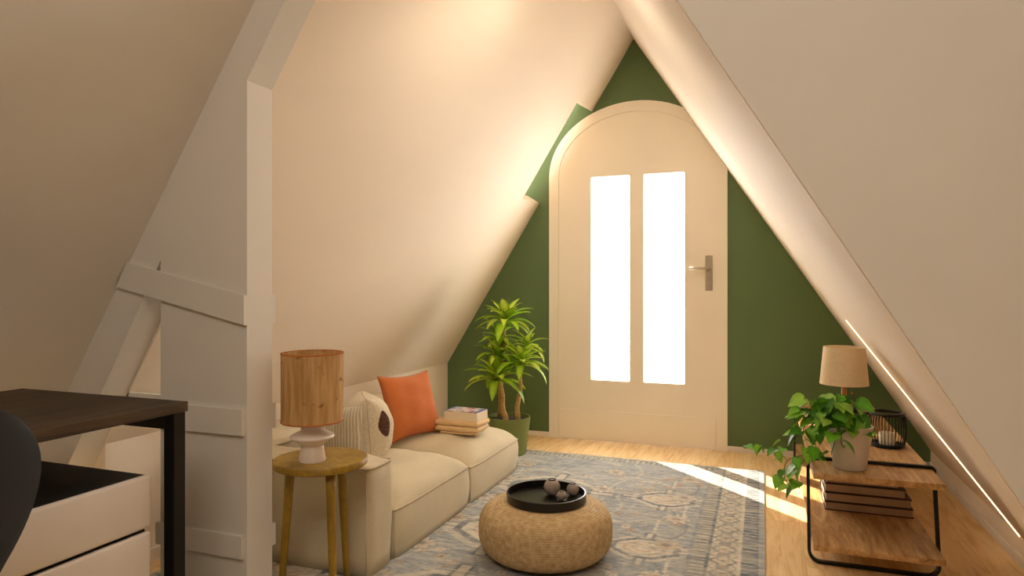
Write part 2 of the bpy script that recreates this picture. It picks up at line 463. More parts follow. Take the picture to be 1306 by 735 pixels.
# ------------------------------------------------------------------ rug (pattern painted per vertex)
RT = .008
def hexc(h): return np.array(lin(h)[:3])
def make_rug():
    x0, x1, y0, y1 = -1.98, .011, 1.29, 3.855
    st = .0065
    nx, ny = int((x1-x0)/st), int((y1-y0)/st)
    xs = np.linspace(x0, x1, nx); ys = np.linspace(y0, y1, ny)
    X, Y = np.meshgrid(xs, ys, indexing='ij')
    cream, tan, blue, slate, navy, rust = map(hexc, ('#ddd2bd', '#cbbb9d', '#a3a6a6', '#8b9398', '#5d666f', '#bf9c7c'))
    rng = np.random.default_rng(3)
    def smooth(n, m, ax=1):
        g = rng.random((n, m)); 
        xi = np.linspace(0, n-1.001, nx); yi = np.linspace(0, m-1.001, ny)
        a = xi.astype(int); b = yi.astype(int); fx = (xi-a)[:, None]; fy = (yi-b)[None]
        return (g[a][:, b]*(1-fx)*(1-fy)+g[a+1][:, b]*fx*(1-fy)+g[a][:, b+1]*(1-fx)*fy+g[a+1][:, b+1]*fx*fy)
    n1 = smooth(30, 120); n2 = smooth(90, 360); n3 = smooth(12, 20)
    col = blue[None, None]*np.ones((nx, ny, 1))
    def put(mask, c, a=1.0):
        m = np.clip(mask, 0, 1)[..., None]*a
        col[:] = col*(1-m)+c*m
    dR = x1-X; dL = X-x0; dN = Y-y0; dF = y1-Y
    d = np.minimum(np.minimum(dR, dL), np.minimum(dN, dF)+.17)
    # coordinate along the border
    al = np.where(np.minimum(dR, dL) < np.minimum(dN, dF)+.17, Y, X)
    put((n3 > .5).astype(float), slate, .35)
    fx, fy = X-(x0+x1)/2, Y-(2.55)
    def poly(cx, cy, rx, ry, k=.75):
        u, v = np.abs(X-cx)/rx, np.abs(Y-cy)/ry
        return np.maximum(np.maximum(u, v), (u+v)*k)
    def ringm(q, a, b): return ((q > a) & (q < b)).astype(float)
    field = d > .27
    def medal(cx, cy, s, c1=cream, c2=navy):
        q = poly(cx, cy, .16*s, .12*s)
        put(ringm(q, -1, 1.35)*field, slate, .7); put(ringm(q, 1.15, 1.38)*field, cream, .8)
        put(ringm(q, .95, 1.15)*field, navy, .75)
        put(ringm(q, 0, .95)*field, c1, .9); put(ringm(q, .62, .72)*field, rust, .7)
        put(ringm(q, .3, .42)*field, c2, .6)
        lobes = (np.abs(X-cx) < .03*s) & (np.abs(Y-cy) < .24*s) & (np.abs(Y-cy) > .13*s)
        lob2 = (np.abs(Y-cy) < .028*s) & (np.abs(X-cx) < .29*s) & (np.abs(X-cx) > .17*s)
        put((lobes | lob2)*field, navy, .7)
        put(((np.abs(X-cx) < .016*s) & (np.abs(Y-cy) < .225*s) & (np.abs(Y-cy) > .14*s))*field, cream, .8)
        put(((np.abs(Y-cy) < .014*s) & (np.abs(X-cx) < .275*s) & (np.abs(X-cx) > .18*s))*field, cream, .8)
    def flower(cx, cy, r, c=cream, cc=navy):
        dx, dy = X-cx, Y-cy
        rr = np.hypot(dx, dy); th = np.arctan2(dy, dx)
        e = r*(.78+.22*np.cos(8*th))
        put((rr < e*1.18)*field, navy, .45); put((rr < e)*field, c, .85)
        put((rr < r*.55)*field, rust, .45); put((rr < r*.28)*field, cc, .6)
    # small fill of florets and vine lines over the field
    for i in range(420):
        cx = rng.uniform(x0+.3, x1-.3); cy = rng.uniform(y0+.3, y1-.3)
        flower(cx, cy, rng.uniform(.014, .03), [cream, tan, rust][rng.integers(3)])
    for k, yy in enumerate(np.arange(y0+.4, y1-.3, .29)):
        wv = yy+.045*np.sin(X*14+k*1.7)
        put((np.abs(Y-wv) < .0065)*field, [cream, navy][k % 2], .6)
    for k, xx in enumerate(np.arange(x0+.4, x1-.3, .31)):
        wv = xx+.05*np.sin(Y*11+k*2.1)
        put((np.abs(X-wv) < .006)*field, [navy, cream][k % 2], .5)
    # stepped inner guard and corner pieces
    st_ = .045*np.floor(np.abs(np.sin(Y*5.2))*3)
    put((np.abs(dR-.33-st_) < .008)*field, cream, .75); put((np.abs(dL-.33-st_) < .008)*field, cream, .75)
    for cy in np.arange(y0+.62, y1-.3, .62):
        for j, cx in enumerate((-1.50, -.985, -.47)):
            if j == 1: medal(cx, cy, 1.15)
            else: medal(cx+(0.05 if j == 2 else -.05), cy+.02, .72, cream, rust)
    for cy in np.arange(y0+.36, y1-.3, .31):
        for cx in (-1.24, -.735, -.345, -1.63): flower(cx, cy+.03, .062, [cream, tan][int(cy*10) % 2])
    # borders: outer margin, dark band, cream band with motifs, inner band
    put((d < .03), blue, 1); put(((d > .022) & (d < .03)), navy, .8)
    dk = (d > .03) & (d < .085); put(dk, slate*.6+navy*.4, 1)
    put(dk & (np.abs(((al/.034) % 1)-.5) < .26+.12*np.sin((d-.03)/.055*PI)) , navy, .65)
    put(dk & (np.abs(((al/.034) % 1)-.5) > .42), cream, .7)
    put((np.abs(d-.088) < .004), cream, .9)
    cb = (d > .092) & (d < .195); put(cb, cream*.5+tan*.5, 1)
    ph = (al/.115) % 1; v = (d-.1435)/.05
    z = np.abs(ph-.5)*2
    put(cb & (np.abs(np.abs(v)-z*.9) < .13), navy, .7); put(cb & (np.abs(np.abs(v)-1+z*.8) < .09), slate, .7)
    put(cb & (np.hypot((ph-.5)*.115, v*.05) < .024), slate, .8); put(cb & (np.hypot((ph-.5)*.115, v*.05) < .012), rust, .8)
    put(cb & (np.hypot((np.minimum(ph, 1-ph))*.115, v*.05) < .02), tan, .9); put(cb & (np.hypot((np.minimum(ph, 1-ph))*.115, v*.05) < .009), navy, .7)
    put((np.abs(d-.199) < .004), navy, .8)
    ib = (d > .203) & (d < .262); put(ib, slate*.5+tan*.5, 1)
    put(ib & (np.abs(((al/.03) % 1)-.5) < .22), navy, .65); put(ib & (np.abs(((al/.03) % 1)-.5) > .43), cream, .55)
    put((np.abs(d-.266) < .005), slate, .9)
    # worn pile
    k = (np.clip((n1-.4)*2.4, 0, 1)*.5)
    put(k, hexc('#b9b2a5'), 1.0); n4 = smooth(26, 260); put(np.clip((n4-.62)*3, 0, 1), hexc('#d6ccb8'), .5); put(np.clip((.36-n4)*3, 0, 1), hexc('#6f7981'), .5); put(np.clip((n2-.55)*2, 0, 1), hexc('#e2dac9'), .5); put(np.clip((.35-n2)*2.4, 0, 1), hexc('#66707a'), .4)
    verts = np.stack([X, Y, np.full_like(X, RT)], -1).reshape(-1, 3)
    idx = np.arange(nx*ny).reshape(nx, ny)
    f = np.stack([idx[:-1, :-1], idx[1:, :-1], idx[1:, 1:], idx[:-1, 1:]], -1).reshape(-1, 4)
    # thin edge: duplicate outline at floor level
    per = np.concatenate([idx[:, 0], idx[-1, 1:], idx[-2::-1, -1], idx[0, -2:0:-1]])
    low = verts[per].copy(); low[:, 2] = .0005
    n0 = len(verts); m_ = len(per)
    q = np.arange(m_); q2 = (q+1) % m_
    fe = np.stack([per[q2], per[q], n0+q, n0+q2], -1)
    V = np.concatenate([verts, low]); F = np.concatenate([f, fe])
    cc = col.reshape(-1, 3); CC = np.concatenate([cc, cc[per]*.7])
    me = bpy.data.meshes.new('rug')
    me.from_pydata(V.tolist(), [], F.tolist())
    at = me.attributes.new('col', 'FLOAT_COLOR', 'POINT')
    at.data.foreach_set('color', np.concatenate([CC, np.ones((len(CC), 1))], 1).astype(np.float32).ravel())
    me.materials.append(attr_mat('faded_pile', .95, (70, .22), 0, .25))
    o = bpy.data.objects.new('rug', me); C.objects.link(o)
    return tag(o, 'large faded blue and cream patterned rug on the wooden floor', 'rug')
make_rug()

# ------------------------------------------------------------------ sofa
def soft_block(x0, x1, y0, y1, z0, zs, crown, n=22, bulge=.008, p=4.0, seed=0):
    """upholstered block: near-vertical sides, puffy top rising from the seam height zs"""
    bm = bmesh.new(); rnd = random.Random(seed)
    ph = [rnd.uniform(0, 6) for _ in range(6)]
    cx, cy, hx, hy = (x0+x1)/2, (y0+y1)/2, (x1-x0)/2, (y1-y0)/2
    def rc(u, v, k=.035):
        # slightly rounded plan corners
        r = max(abs(u), abs(v))
        f = 1-k*(abs(u)*abs(v)/max(r*r, 1e-6))**6*r
        return u*f, v*f
    def wrk(u, v): return .004*math.sin(7*u+3*v+ph[0])*math.sin(5*v-2*u+ph[1])+.003*math.sin(13*u-6*v+ph[2])
    grid = {}
    for i in range(n+1):
        for j in range(n+1):
            u = math.sin((i/n*2-1)*PI/2); v = math.sin((j/n*2-1)*PI/2)
            a, b = rc(u, v)
            k = max(0, (1-abs(u)**p))**.55*max(0, (1-abs(v)**p))**.55
            z = zs+crown*k+wrk(a, b)*min(1, 3*k)
            grid[i, j] = bm.verts.new((cx+a*hx, cy+b*hy, z))
    for i in range(n):
        for j in range(n): bm.faces.new([grid[i, j], grid[i+1, j], grid[i+1, j+1], grid[i, j+1]])
    per = [(i, 0) for i in range(n)]+[(n, j) for j in range(n)]+[(i, n) for i in range(n, 0, -1)]+[(0, j) for j in range(n, 0, -1)]
    prev = [grid[q] for q in per]
    K = 7
    for k in range(1, K+1):
        t = k/K; z = zs+(z0-zs)*t; o = bulge*math.sin(PI*min(1, t*1.02))-.004*t
        cur = []
        for q in per:
            v = grid[q].co; du = (v.x-cx)/hx; dv_ = (v.y-cy)/hy
            w = .0025*math.sin(9*(v.x+v.y)+4*t+ph[3])*math.sin(PI*t)
            cur.append(bm.verts.new((v.x+(o+w)*du**5, v.y+(o+w)*dv_**5, z)))
        m = len(per)
        for a in range(m):
            b = (a+1) % m
            bm.faces.new([prev[a], prev[b], cur[b], cur[a]])
        prev = cur
    bm.faces.new(prev)
    seam = [grid[q].co.copy() for q in per]
    return bm, seam

sofa = thing('sofa', 'low cream linen sofa with puffy seats along the left wall', 'sofa', (-1.66, 2.69, RT))
so = Vector((-1.66, 2.69, RT))
def sofa_part(name, x0, x1, y0, y1, zs, crown, seed, **k):
    bm, seam = soft_block(x0-so.x, x1-so.x, y0-so.y, y1-so.y, 0.002, zs-so.z, crown, seed=seed, **k)
    o = obj(name, bm, M['sofa'], sofa, True)
    b2 = bmesh.new(); tube(b2, [s+Vector((0, 0, .001)) for s in seam], .0042, 6, True)
    # corner seams
    q = len(seam)//4
    for c in (0, q, 2*q, 3*q):
        s = seam[c]; tube(b2, [(s.x, s.y, s.z), (s.x*1.0, s.y, s.z*.5), (s.x, s.y, .01)], .0022, 6)
    obj('seam', b2, M['seam'], o, True)
    return o
sofa_part('armrest', -2.05, -1.25, 1.946, 2.108, .378, .012, 1, p=8, bulge=.004)
sofa_part('seat', -1.83, -1.245, 2.112, 2.778, .186, .085, 2)
sofa_part('seat', -1.83, -1.245, 2.786, 3.43, .172, .098, 3)
sofa_part('backrest', -2.06, -1.80, 2.112, 2.778, .375, .04, 4, p=3, bulge=.012)
sofa_part('backrest', -2.06, -1.80, 2.786, 3.43, .375, .04, 5, p=3, bulge=.012)

def pillow(name, label, w, hgt, th, loc, rot, mat, seam_mat, p=1.0, group=None, n=28, wr=.004, seed=0, pin=.075):
    """cushion standing on its lower edge: width on local X, height on local Z, thickness on local Y"""
    bm = bmesh.new(); rnd = random.Random(seed); ph = [rnd.uniform(0, 6) for _ in range(4)]
    F, Bk = {}, {}
    rim = []
    for i in range(n+1):
        for j in range(n+1):
            u, v = math.sin((i/n*2-1)*PI/2), math.sin((j/n*2-1)*PI/2)
            x = w/2*u*(1-pin*(1-v*v)*(u*u))
            z = hgt/2*v*(1-pin*(1-u*u)*(v*v))
            k = (max(0, 1-u**2)*max(0, 1-v**2))**.42
            t = th/2*k + wr*k*math.sin(6*u+4*v+ph[0])*math.sin(3*u-5*v+ph[1])
            edge = i in (0, n) or j in (0, n)
            F[i, j] = bm.verts.new((x, -t, z+hgt/2))
            Bk[i, j] = F[i, j] if edge else bm.verts.new((x, t, z+hgt/2))
    for i in range(n):
        for j in range(n):
            bm.faces.new([F[i, j], F[i+1, j], F[i+1, j+1], F[i, j+1]])
            q = [Bk[i, j], Bk[i, j+1], Bk[i+1, j+1], Bk[i+1, j]]
            if set(q) != {F[i, j], F[i+1, j], F[i+1, j+1], F[i, j+1]}: bm.faces.new(q)
    per = [(i, 0) for i in range(n)]+[(n, j) for j in range(n)]+[(i, n) for i in range(n, 0, -1)]+[(0, j) for j in range(n, 0, -1)]
    rim = [F[q].co.copy() for q in per]
    t = thing(name, label, 'cushion', loc, 0, group); t.rotation_euler = Euler(rot, 'XYZ')
    c = obj('cushion_cover', bm, mat, t, True)
    b2 = bmesh.new(); tube(b2, rim, .0025, 6, True); obj('piping', b2, seam_mat, t, True)
    return t, c

# orange cushion leaning on the backrest
pillow('throw_pillow', 'orange square cushion leaning on the far half of the sofa', .33, .325, .115,
       (-1.585, 2.905, .264), (R(-20), R(0), R(71)), M['orange'], M['orseam'], pin=.115)
# ribbed cream cushion beside the armrest
def knit_mat():
    m = NT('ribbed_cream_weave'); v = m.coord()
    w = m.n('ShaderNodeTexWave', Scale=28.0, Distortion=2.0, Detail=2.0); w.bands_direction = 'X'; m.l(v, w.inputs['Vector'])
    nz = m.n('ShaderNodeTexNoise', Scale=150.0, Detail=3.0); m.l(v, nz.inputs['Vector'])
    c = m.ramp(w.outputs['Fac'], [(.1, lin('#c2b296')), (.6, lin('#e0d4bd'))]); m.base(c); m.rough(.95); m.bump(w.outputs['Fac'], .5, .004)
    return m.m
pillow('throw_pillow', 'cream ribbed cushion behind the lamp, next to the sofa armrest', .27, .285, .11,
       (-1.60, 2.235, .258), (R(6), 0, R(12)), knit_mat(), M['seam'], seed=3)
def patch_mat():
    m = NT('cream_weave_brown_patches'); v = m.coord()
    nz = m.n('ShaderNodeTexNoise', Scale=160.0, Detail=3.0); m.l(v, nz.inputs['Vector'])
    base = m.ramp(nz.outputs['Fac'], [(.35, lin('#cdbda0')), (.6, lin('#ded0b6'))])
    brn = m.ramp(nz.outputs['Fac'], [(.35, lin('#3d2116')), (.6, lin('#63402d'))])
    sp = m.n('ShaderNodeSeparateXYZ'); m.l(v, sp.inputs[0])
    def op(o, a, b):
        q = m.n('ShaderNodeMath', operation=o)
        for i, s in enumerate((a, b)):
            if hasattr(s, 'is_linked'): m.l(s, q.inputs[i])
            else: q.inputs[i].default_value = s
        return q.outputs[0]
    def ell(cx, cz, rx, rz):
        a = op('DIVIDE', op('SUBTRACT', sp.outputs[0], cx), rx); b = op('DIVIDE', op('SUBTRACT', sp.outputs[2], cz), rz)
        return op('LESS_THAN', op('ADD', op('MULTIPLY', a, a), op('MULTIPLY', b, b)), 1.0)
    e = op('MAXIMUM', ell(-.095, .170, .0165, .055), op('MAXIMUM', ell(-.03, .035, .028, .03), ell(.07, .21, .03, .04)))
    m.base(m.mix(e, base, brn)); m.rough(.95); m.bump(nz.outputs['Fac'], .3, .003)
    return m.m
pillow('throw_pillow', 'cream cushion with dark brown patch standing between ribbed and orange cushions', .25, .285, .225,
       (-1.565, 2.44, .262), (R(-5), 0, R(128)), patch_mat(), M['seam'], seed=5)

# ------------------------------------------------------------------ books
def book(name, label, w, d, t, loc, rotz, cover, pages, group, spine='back', hard=True):
    """closed book lying flat, width on X, depth on Y; page edges face -Y"""
    b = thing(name, label, 'book', loc, rotz, group)
    c = .0035 if hard else .0012
    bm = bmesh.new()
    box(bm, -w/2, w/2, -d/2, d/2, 0, c, .0008); box(bm, -w/2, w/2, -d/2, d/2, t-c, t, .0008)
    box(bm, -w/2, w/2, d/2-c, d/2, c, t-c)
    obj('cover', bm, cover, b)
    obj('page_block', BOX(-w/2+c, w/2-c, -d/2+c, d/2-c, c, t-c), pages, b)
    return b
def softbook(name, label, w, d, t, loc, rotz, mat, group):
    b = obj(name, BOX(-w/2, w/2, -d/2, d/2, 0, t, bev=min(t*.42, .012), seg=4), mat, None, True, loc)
    b.rotation_euler = (0, 0, rotz); return tag(b, label, 'book', group)
g = 'books stacked on the sofa seat'
zb = .2735
softbook('book', 'thin tan book at the bottom of the stack on the sofa', .19, .135, .012, (-1.415, 3.055, zb), R(2), M['tan'], g)
softbook('book', 'thick tan book second from the bottom of the sofa stack', .235, .155, .026, (-1.42, 3.06, zb+.0122), R(1), M['tan'], g)
softbook('book', 'thick tan book directly under the white paperback on the sofa', .24, .155, .026, (-1.42, 3.065, zb+.0384), R(-1), M['tan'], g)
def cover_print():
    m = NT('printed_book_cover'); v = m.coord((1, 1, 1))
    sp = m.n('ShaderNodeSeparateXYZ'); m.l(v, sp.inputs[0])
    nz = m.n('ShaderNodeTexNoise', Scale=16.0, Detail=2.0); m.l(v, nz.inputs['Vector'])
    pic = m.ramp(nz.outputs['Fac'], [(.36, lin('#7a86a8')), (.45, lin('#e9e2da')), (.55, lin('#c98c80')), (.62, lin('#3d4a7a'))])
    ed = m.n('ShaderNodeMath', operation='ABSOLUTE'); m.l(sp.outputs[0], ed.inputs[0])
    gt = m.n('ShaderNodeMath', operation='GREATER_THAN'); m.l(ed.outputs[0], gt.inputs[0]); gt.inputs[1].default_value = .077
    m.base(m.mix(gt.outputs[0], pic, lin('#3a55a0'))); m.rough(.35)
    return m.m
b = thing('book', 'white paperback with blue printed cover on top of the sofa stack', 'book', (-1.405, 3.07, zb+.0648), R(-3), g)
obj('page_block', BOX(-.092, .092, -.06, .06, .001, .044), M['pagesw'], b)
bm = bmesh.new(); box(bm, -.093, .093, -.061, .061, .044, .0455); obj('front_cover', bm, cover_print(), b)
bm = bmesh.new(); box(bm, .092, .0935, -.061, .061, 0, .044); box(bm, -.093, .093, -.061, .061, -.0, .001); obj('spine', bm, M['pagesw'], b)

# ------------------------------------------------------------------ side table and its lamp
tb = Vector((-1.318, 1.772, RT)); tz = .458
st = thing('side_table', 'round three legged wooden side table in front of the sofa arm', 'table', tb)
bm = lathe(bmesh.new(), [(0, tz-RT-.022), (.141, tz-RT-.022), (.1465, tz-RT-.018), (.147, tz-RT-.004), (.144, tz-RT), (0, tz-RT)], 72)
obj('tabletop', bm, M['tablewood'], st, True).data.set_sharp_from_angle(angle=R(40))
for a in (R(204), R(-36), R(84)):
    p0 = Vector((math.cos(a)*.095, math.sin(a)*.095, tz-RT-.021)); p1 = Vector((math.cos(a)*.125, math.sin(a)*.125, .001))
    obj('leg', tube(bmesh.new(), [p0+(p1-p0)*k/6 for k in range(7)], .0155, 16, r1=.010), M['tablewood'], st, True)
lp = thing('table_lamp', 'lamp with woven tan drum shade and white ceramic base', 'lamp', (-1.322, 1.735, tz))
bm = lathe(bmesh.new(), [(0, 0), (.040, 0), (.041, .003), (.034, .048), (.036, .052), (.0665, .073), (.068, .077), (.066, .081), (.026, .101), (.020, .107), (.0185, .128), (.0, .128)], 56)
obj('lamp_base', bm, M['lampbase'], lp, True).data.set_sharp_from_angle(angle=R(35))
def shade(parent, r0, r1, z0, z1, mat, t=.0018):
    bm = lathe(bmesh.new(), [(r0, z0), (r1, z1), (r1-t, z1), (r0-t, z0), (r0, z0)], 64, cap0=False, cap1=False)
    bmesh.ops.remove_doubles(bm, verts=bm.verts[:], dist=1e-5)
    return obj('lamp_shade', bm, mat, parent, True)
s1 = shade(lp, .0945, .0945, .126, .338, M['shade1'])
s1.data.set_sharp_from_angle(angle=R(40))
for z in (.126, .338):
    obj('trim_ring', tube(bmesh.new(), [(.0945*math.cos(2*PI*k/64), .0945*math.sin(2*PI*k/64), z) for k in range(64)], .0022, 6, True), M['orangetrim'], s1, True)
bm = tube(bmesh.new(), [(0, 0, .126), (0, 0, .20)], .006, 10)
for k in range(3): tube(bm, [(0, 0, .15), (.0935*math.cos(k*2.09), .0935*math.sin(k*2.09), .128)], .0012, 5)
obj('fitting', bm, M['steel'], lp)

# ------------------------------------------------------------------ potted dracaena
def leaf_strip(bm, cols, base, az, length, width, lift, droop, c_mid, c_edge, n=9, twist=0):
    """arched strap leaf; lift = start elevation, droop = how far it bends down"""
    d = Vector((math.cos(az), math.sin(az), 0)); s = Vector((-math.sin(az), math.cos(az), 0))
    p = Vector(base); prev = None
    for k in range(n+1):
        t = k/n; el = lift-droop*t
        if k: p = p+(d*math.cos(el)+Vector((0, 0, 1))*math.sin(el))*(length/n)
        w = width/2*(math.sin(PI*min(1, (t*.86+.14)))**.75)*(1 if t < 1 else 0)+.0004
        up = (-d*math.sin(el)+Vector((0, 0, 1))*math.cos(el))
        row = [bm.verts.new(p-s*w+up*w*.35), bm.verts.new(p-s*w*.45+up*w*.08), bm.verts.new(p), bm.verts.new(p+s*w*.45+up*w*.08), bm.verts.new(p+s*w+up*w*.35)]
        cols += [c_edge, c_mid, c_mid, c_mid, c_edge]
        if prev:
            for a in range(4): bm.faces.new([prev[a], prev[a+1], row[a+1], row[a]])
        prev = row

dp = Vector((-1.425, 3.735, RT))
dr_ = thing('potted_plant', 'tall striped leaf plant on bare canes in a green pot', 'plant', dp)
bm = lathe(bmesh.new(), [(0, 0), (.100, 0), (.104, .004), (.130, .214), (.131, .222), (.124, .222), (.121, .195), (0, .195)], 64)
obj('pot', bm, M['potgreen'], dr_, True).data.set_sharp_from_angle(angle=R(35))
obj('soil', lathe(bmesh.new(), [(0, .192), (.1195, .192), (.1195, .2), (.06, .206), (0, .208)], 40), M['soil'], dr_, True)
def px2(x, z, y=3.735): return Vector((x-dp.x, y-dp.y, z-dp.z))
rosettes = [  # (trunk foot, top, trunk radius, [(centre, size, count)])
    (px2(-1.50, .205, 3.77), px2(-1.462, .80, 3.75), .017, [(px2(-1.452, .80, 3.75), .20, 26), (px2(-1.505, .69, 3.77), .155, 18), (px2(-1.49, .60, 3.71), .165, 20)]),
    (px2(-1.435, .205, 3.70), px2(-1.465, .455, 3.69), .0175, [(px2(-1.48, .46, 3.68), .215, 24)]),
    (px2(-1.365, .205, 3.72), px2(-1.335, .56, 3.71), .0155, [(px2(-1.332, .56, 3.70), .185, 26), (px2(-1.32, .655, 3.77), .14, 14)]),
]
for ti, (f0, t0, r, rs) in enumerate(rosettes):
    mid = [f0.lerp(t0, k/8)+Vector((.006*math.sin(k*1.3+ti), .004*math.cos(k*1.7), 0)) for k in range(9)]
    tr = obj('cane', tube(bmesh.new(), mid, r, 14, r1=r*.72), M['trunk'], dr_, True)
    for ri, (c, size, cnt) in enumerate(rs):
        bm = bmesh.new(); cols = []; rnd = random.Random(10*ti+ri)
        for k in range(cnt):
            t = k/cnt
            az = k*2.39996+rnd.uniform(-.2, .2)
            lift = R(12)+R(66)*t+rnd.uniform(-.12, .12)
            ll = size*rnd.uniform(.92, 1.2)*(1-.25*t)
            g0 = rnd.uniform(.8, 1.15)
            cm = tuple(v*g0 for v in lin('#b4d632')[:3])+(1,); ce = tuple(v*g0 for v in lin('#6b9e20')[:3])+(1,)
            if rnd.random() < .5: cm = tuple(v*g0 for v in lin('#dcea55')[:3])+(1,)
            leaf_strip(bm, cols, c+Vector((0, 0, -.02+.035*t)), az, ll, .047*size/.16*rnd.uniform(.85, 1.1), lift, R(80)*(1-.55*t)*rnd.uniform(.8, 1.2), cm, ce)
        o = obj('foliage', bm, M['dleaf'], tr, True)
        set_col(o, lambda i, co, cols=cols: cols[i])

# ------------------------------------------------------------------ pouf, tray, balls
pc = Vector((-.755, 2.36, RT)); phh = .212
prof = []
for k in range(25):
    a = -PI/2+PI*k/24
    # squashed superellipse section
    r = .248*(abs(math.cos(a))**.38); z = (phh-RT)/2*(1+math.copysign(abs(math.sin(a))**.75, math.sin(a)))
    prof.append((r if 0 < k < 24 else 0, z))
prof[0] = (0, 0); 
pf = obj('pouf', lathe(bmesh.new(), prof, 80), M['pouf'], None, True, pc)
tag(pf, 'round woven seagrass pouf standing on the rug', 'pouf')
tr_ = thing('tray', 'round black wooden tray on top of the woven pouf', 'tray', (pc.x+.004, pc.y, phh+.001))
bm = lathe(bmesh.new(), [(0, 0), (.146, 0), (.1475, .002), (.1475, .030), (.146, .031), (.1425, .031), (.1415, .007), (0, .006)], 72)
obj('tray_body', bm, M['blacklac'], tr_, True).data.set_sharp_from_angle(angle=R(35))
def ball(label, x, y, r):
    zt = phh+.001+.0065
    t = thing('decorative_ball', label, 'ornament', (x, y, zt), 0, 'ribbed balls on the tray')
    bm = bmesh.new(); n, m = 60, 20; rows = []
    for j in range(m+1):
        a = -PI/2+PI*j/m; row = []
        for i in range(n):
            th = 2*PI*i/n; q = r*(1-.035*(.5+.5*math.cos(15*th))*math.cos(a))
            row.append(bm.verts.new((q*math.cos(a)*math.cos(th), q*math.cos(a)*math.sin(th), r*.97+r*.97*math.sin(a))))
        rows.append(row)
    for p_, q_ in zip(rows, rows[1:]):
        for i in range(n): bm.faces.new([p_[i], p_[(i+1) % n], q_[(i+1) % n], q_[i]])
    bmesh.ops.remove_doubles(bm, verts=bm.verts[:], dist=1e-5)
    obj('ribbed_body', bm, M['ball'], t, True)
    bm = tube(bmesh.new(), [(r*.42*math.cos(2*PI*k/24), r*.42*math.sin(2*PI*k/24), r*1.885) for k in range(24)], r*.07, 6, True)
    obj('collar', bm, M['black'], t, True)
ball('largest grey ribbed ball on the black tray', -.740, 2.397, .0315)
ball('medium grey ribbed ball on the tray, to the right of the largest', -.666, 2.423, .0235)
ball('smallest grey ribbed ball on the tray, in front of the other two', -.689, 2.352, .018)

# ------------------------------------------------------------------ bench on the right
bx0, bx1, by0, by1 = .168, .565, 2.535, 4.14
bo = Vector(((bx0+bx1)/2, (by0+by1)/2, 0))
be = thing('bench_shelf', 'two tier wooden bench shelf with black loop frames by the right slope', 'shelf', bo)
hx, hy = (bx1-bx0)/2, (by1-by0)/2
DZ = .356
obj('top_shelf', BOX(-hx, hx, -hy, hy, DZ-.021, DZ, bev=.0015), M['bench'], be)
obj('lower_shelf', BOX(-hx, hx, -hy, hy, .086, .107, bev=.0015), M['bench'], be)
def loopframe(yt, ybm, zt):
    pts = []; xa_, xb_ = -hx-.0062, hx+.0062; rr = .038
    def P_(x, z): return (x, ybm+(yt-ybm)*z/zt, z)
    zl, zh = .006, zt
    for cx, cz, a0, rr in ((xb_-.038, zl+.038, -90, .038), (xb_-.012, zh-.012, 0, .012), (xa_+.012, zh-.012, 90, .012), (xa_+.038, zl+.038, 180, .038)):
        for k in range(9):
            a = R(a0+90*k/8); pts.append(P_(cx+rr*math.cos(a), cz+rr*math.sin(a)))
    obj('loop_frame', flatbar(bmesh.new(), pts, .018, .011, (0, 1, 0)), M['black'], be)
loopframe(2.735-bo.y, 2.652-bo.y, DZ+.0065)
loopframe(3.80-bo.y, 3.84-bo.y, DZ+.0065)
# books on the lower shelf
zz = .1075
for i, (w, dpt, t, lab) in enumerate([
    (.312, .22, .034, 'wide brown book at the bottom of the stack on the lower shelf'),
    (.305, .22, .036, 'brown book second from the bottom on the lower bench shelf'),
    (.286, .21, .036, 'brown book second from the top on the lower bench shelf'),
    (.262, .20, .024, 'thin brown book on top of the lower shelf stack')]):
    book('book', lab, w, dpt, t, (.238+w/2, 2.95+dpt/2, zz), R((-.3, .5, -.6, .8)[i]), M['cover'], M['pages'], 'books stacked on the lower bench shelf')
    zz += t+.0006
# grey pot with a trailing plant
pp = Vector((.294, 2.652, DZ+.0005))
po = thing('potted_plant', 'trailing heart leaf plant in a pale grey pot on the bench', 'plant', pp)
bm = lathe(bmesh.new(), [(0, 0), (.050, 0), (.053, .003), (.0755, .148), (.0765, .154), (.071, .154), (.068, .135), (0, .135)], 64)
obj('pot', bm, M['potgrey'], po, True).data.set_sharp_from_angle(angle=R(35))
obj('soil', lathe(bmesh.new(), [(0, .132), (.067, .132), (.067, .138), (.03, .142), (0, .143)], 32), M['soil'], po, True)
def heart(bm, cols, base, az, size, pitch, roll, c):
    """heart shaped leaf, stalk end at base, tip pointing along az with the given pitch"""
    n = 7
    m = Matrix.Translation(base) @ Euler((0, 0, az)).to_matrix().to_4x4() @ Euler((0, -pitch, 0)).to_matrix().to_4x4() @ Euler((roll, 0, 0)).to_matrix().to_4x4()
    prof = [(-.10, .02), (-.13, .20), (-.04, .38), (.14, .46), (.36, .43), (.58, .31), (.79, .15), (1.0, .004)]
    L_, Mi, R_ = [], [], []
    for k, (x, w) in enumerate(prof):
        xm = 0 if k < 2 else x
        b = -.10*(max(0, x)**2)
        zl = w*.28
        L_.append(bm.verts.new(m @ Vector((x*size, w*size, (zl+b)*size))))
        Mi.append(bm.verts.new(m @ Vector(((xm if k > 1 else .02*k)*size, 0, b*size))))
        R_.append(bm.verts.new(m @ Vector((x*size, -w*size, (zl+b)*size))))
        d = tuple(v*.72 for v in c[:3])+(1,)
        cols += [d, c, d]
    for k in range(len(prof)-1):
        bm.faces.new([L_[k], L_[k+1], Mi[k+1], Mi[k]]); bm.faces.new([Mi[k], Mi[k+1], R_[k+1], R_[k]])
rnd = random.Random(21)
greens = [lin('#72bf28'), lin('#5ea91e'), lin('#8ccb38'), lin('#4c8f1c'), lin('#a6d84a')]
bmL = bmesh.new(); cols = []; bmV = bmesh.new()
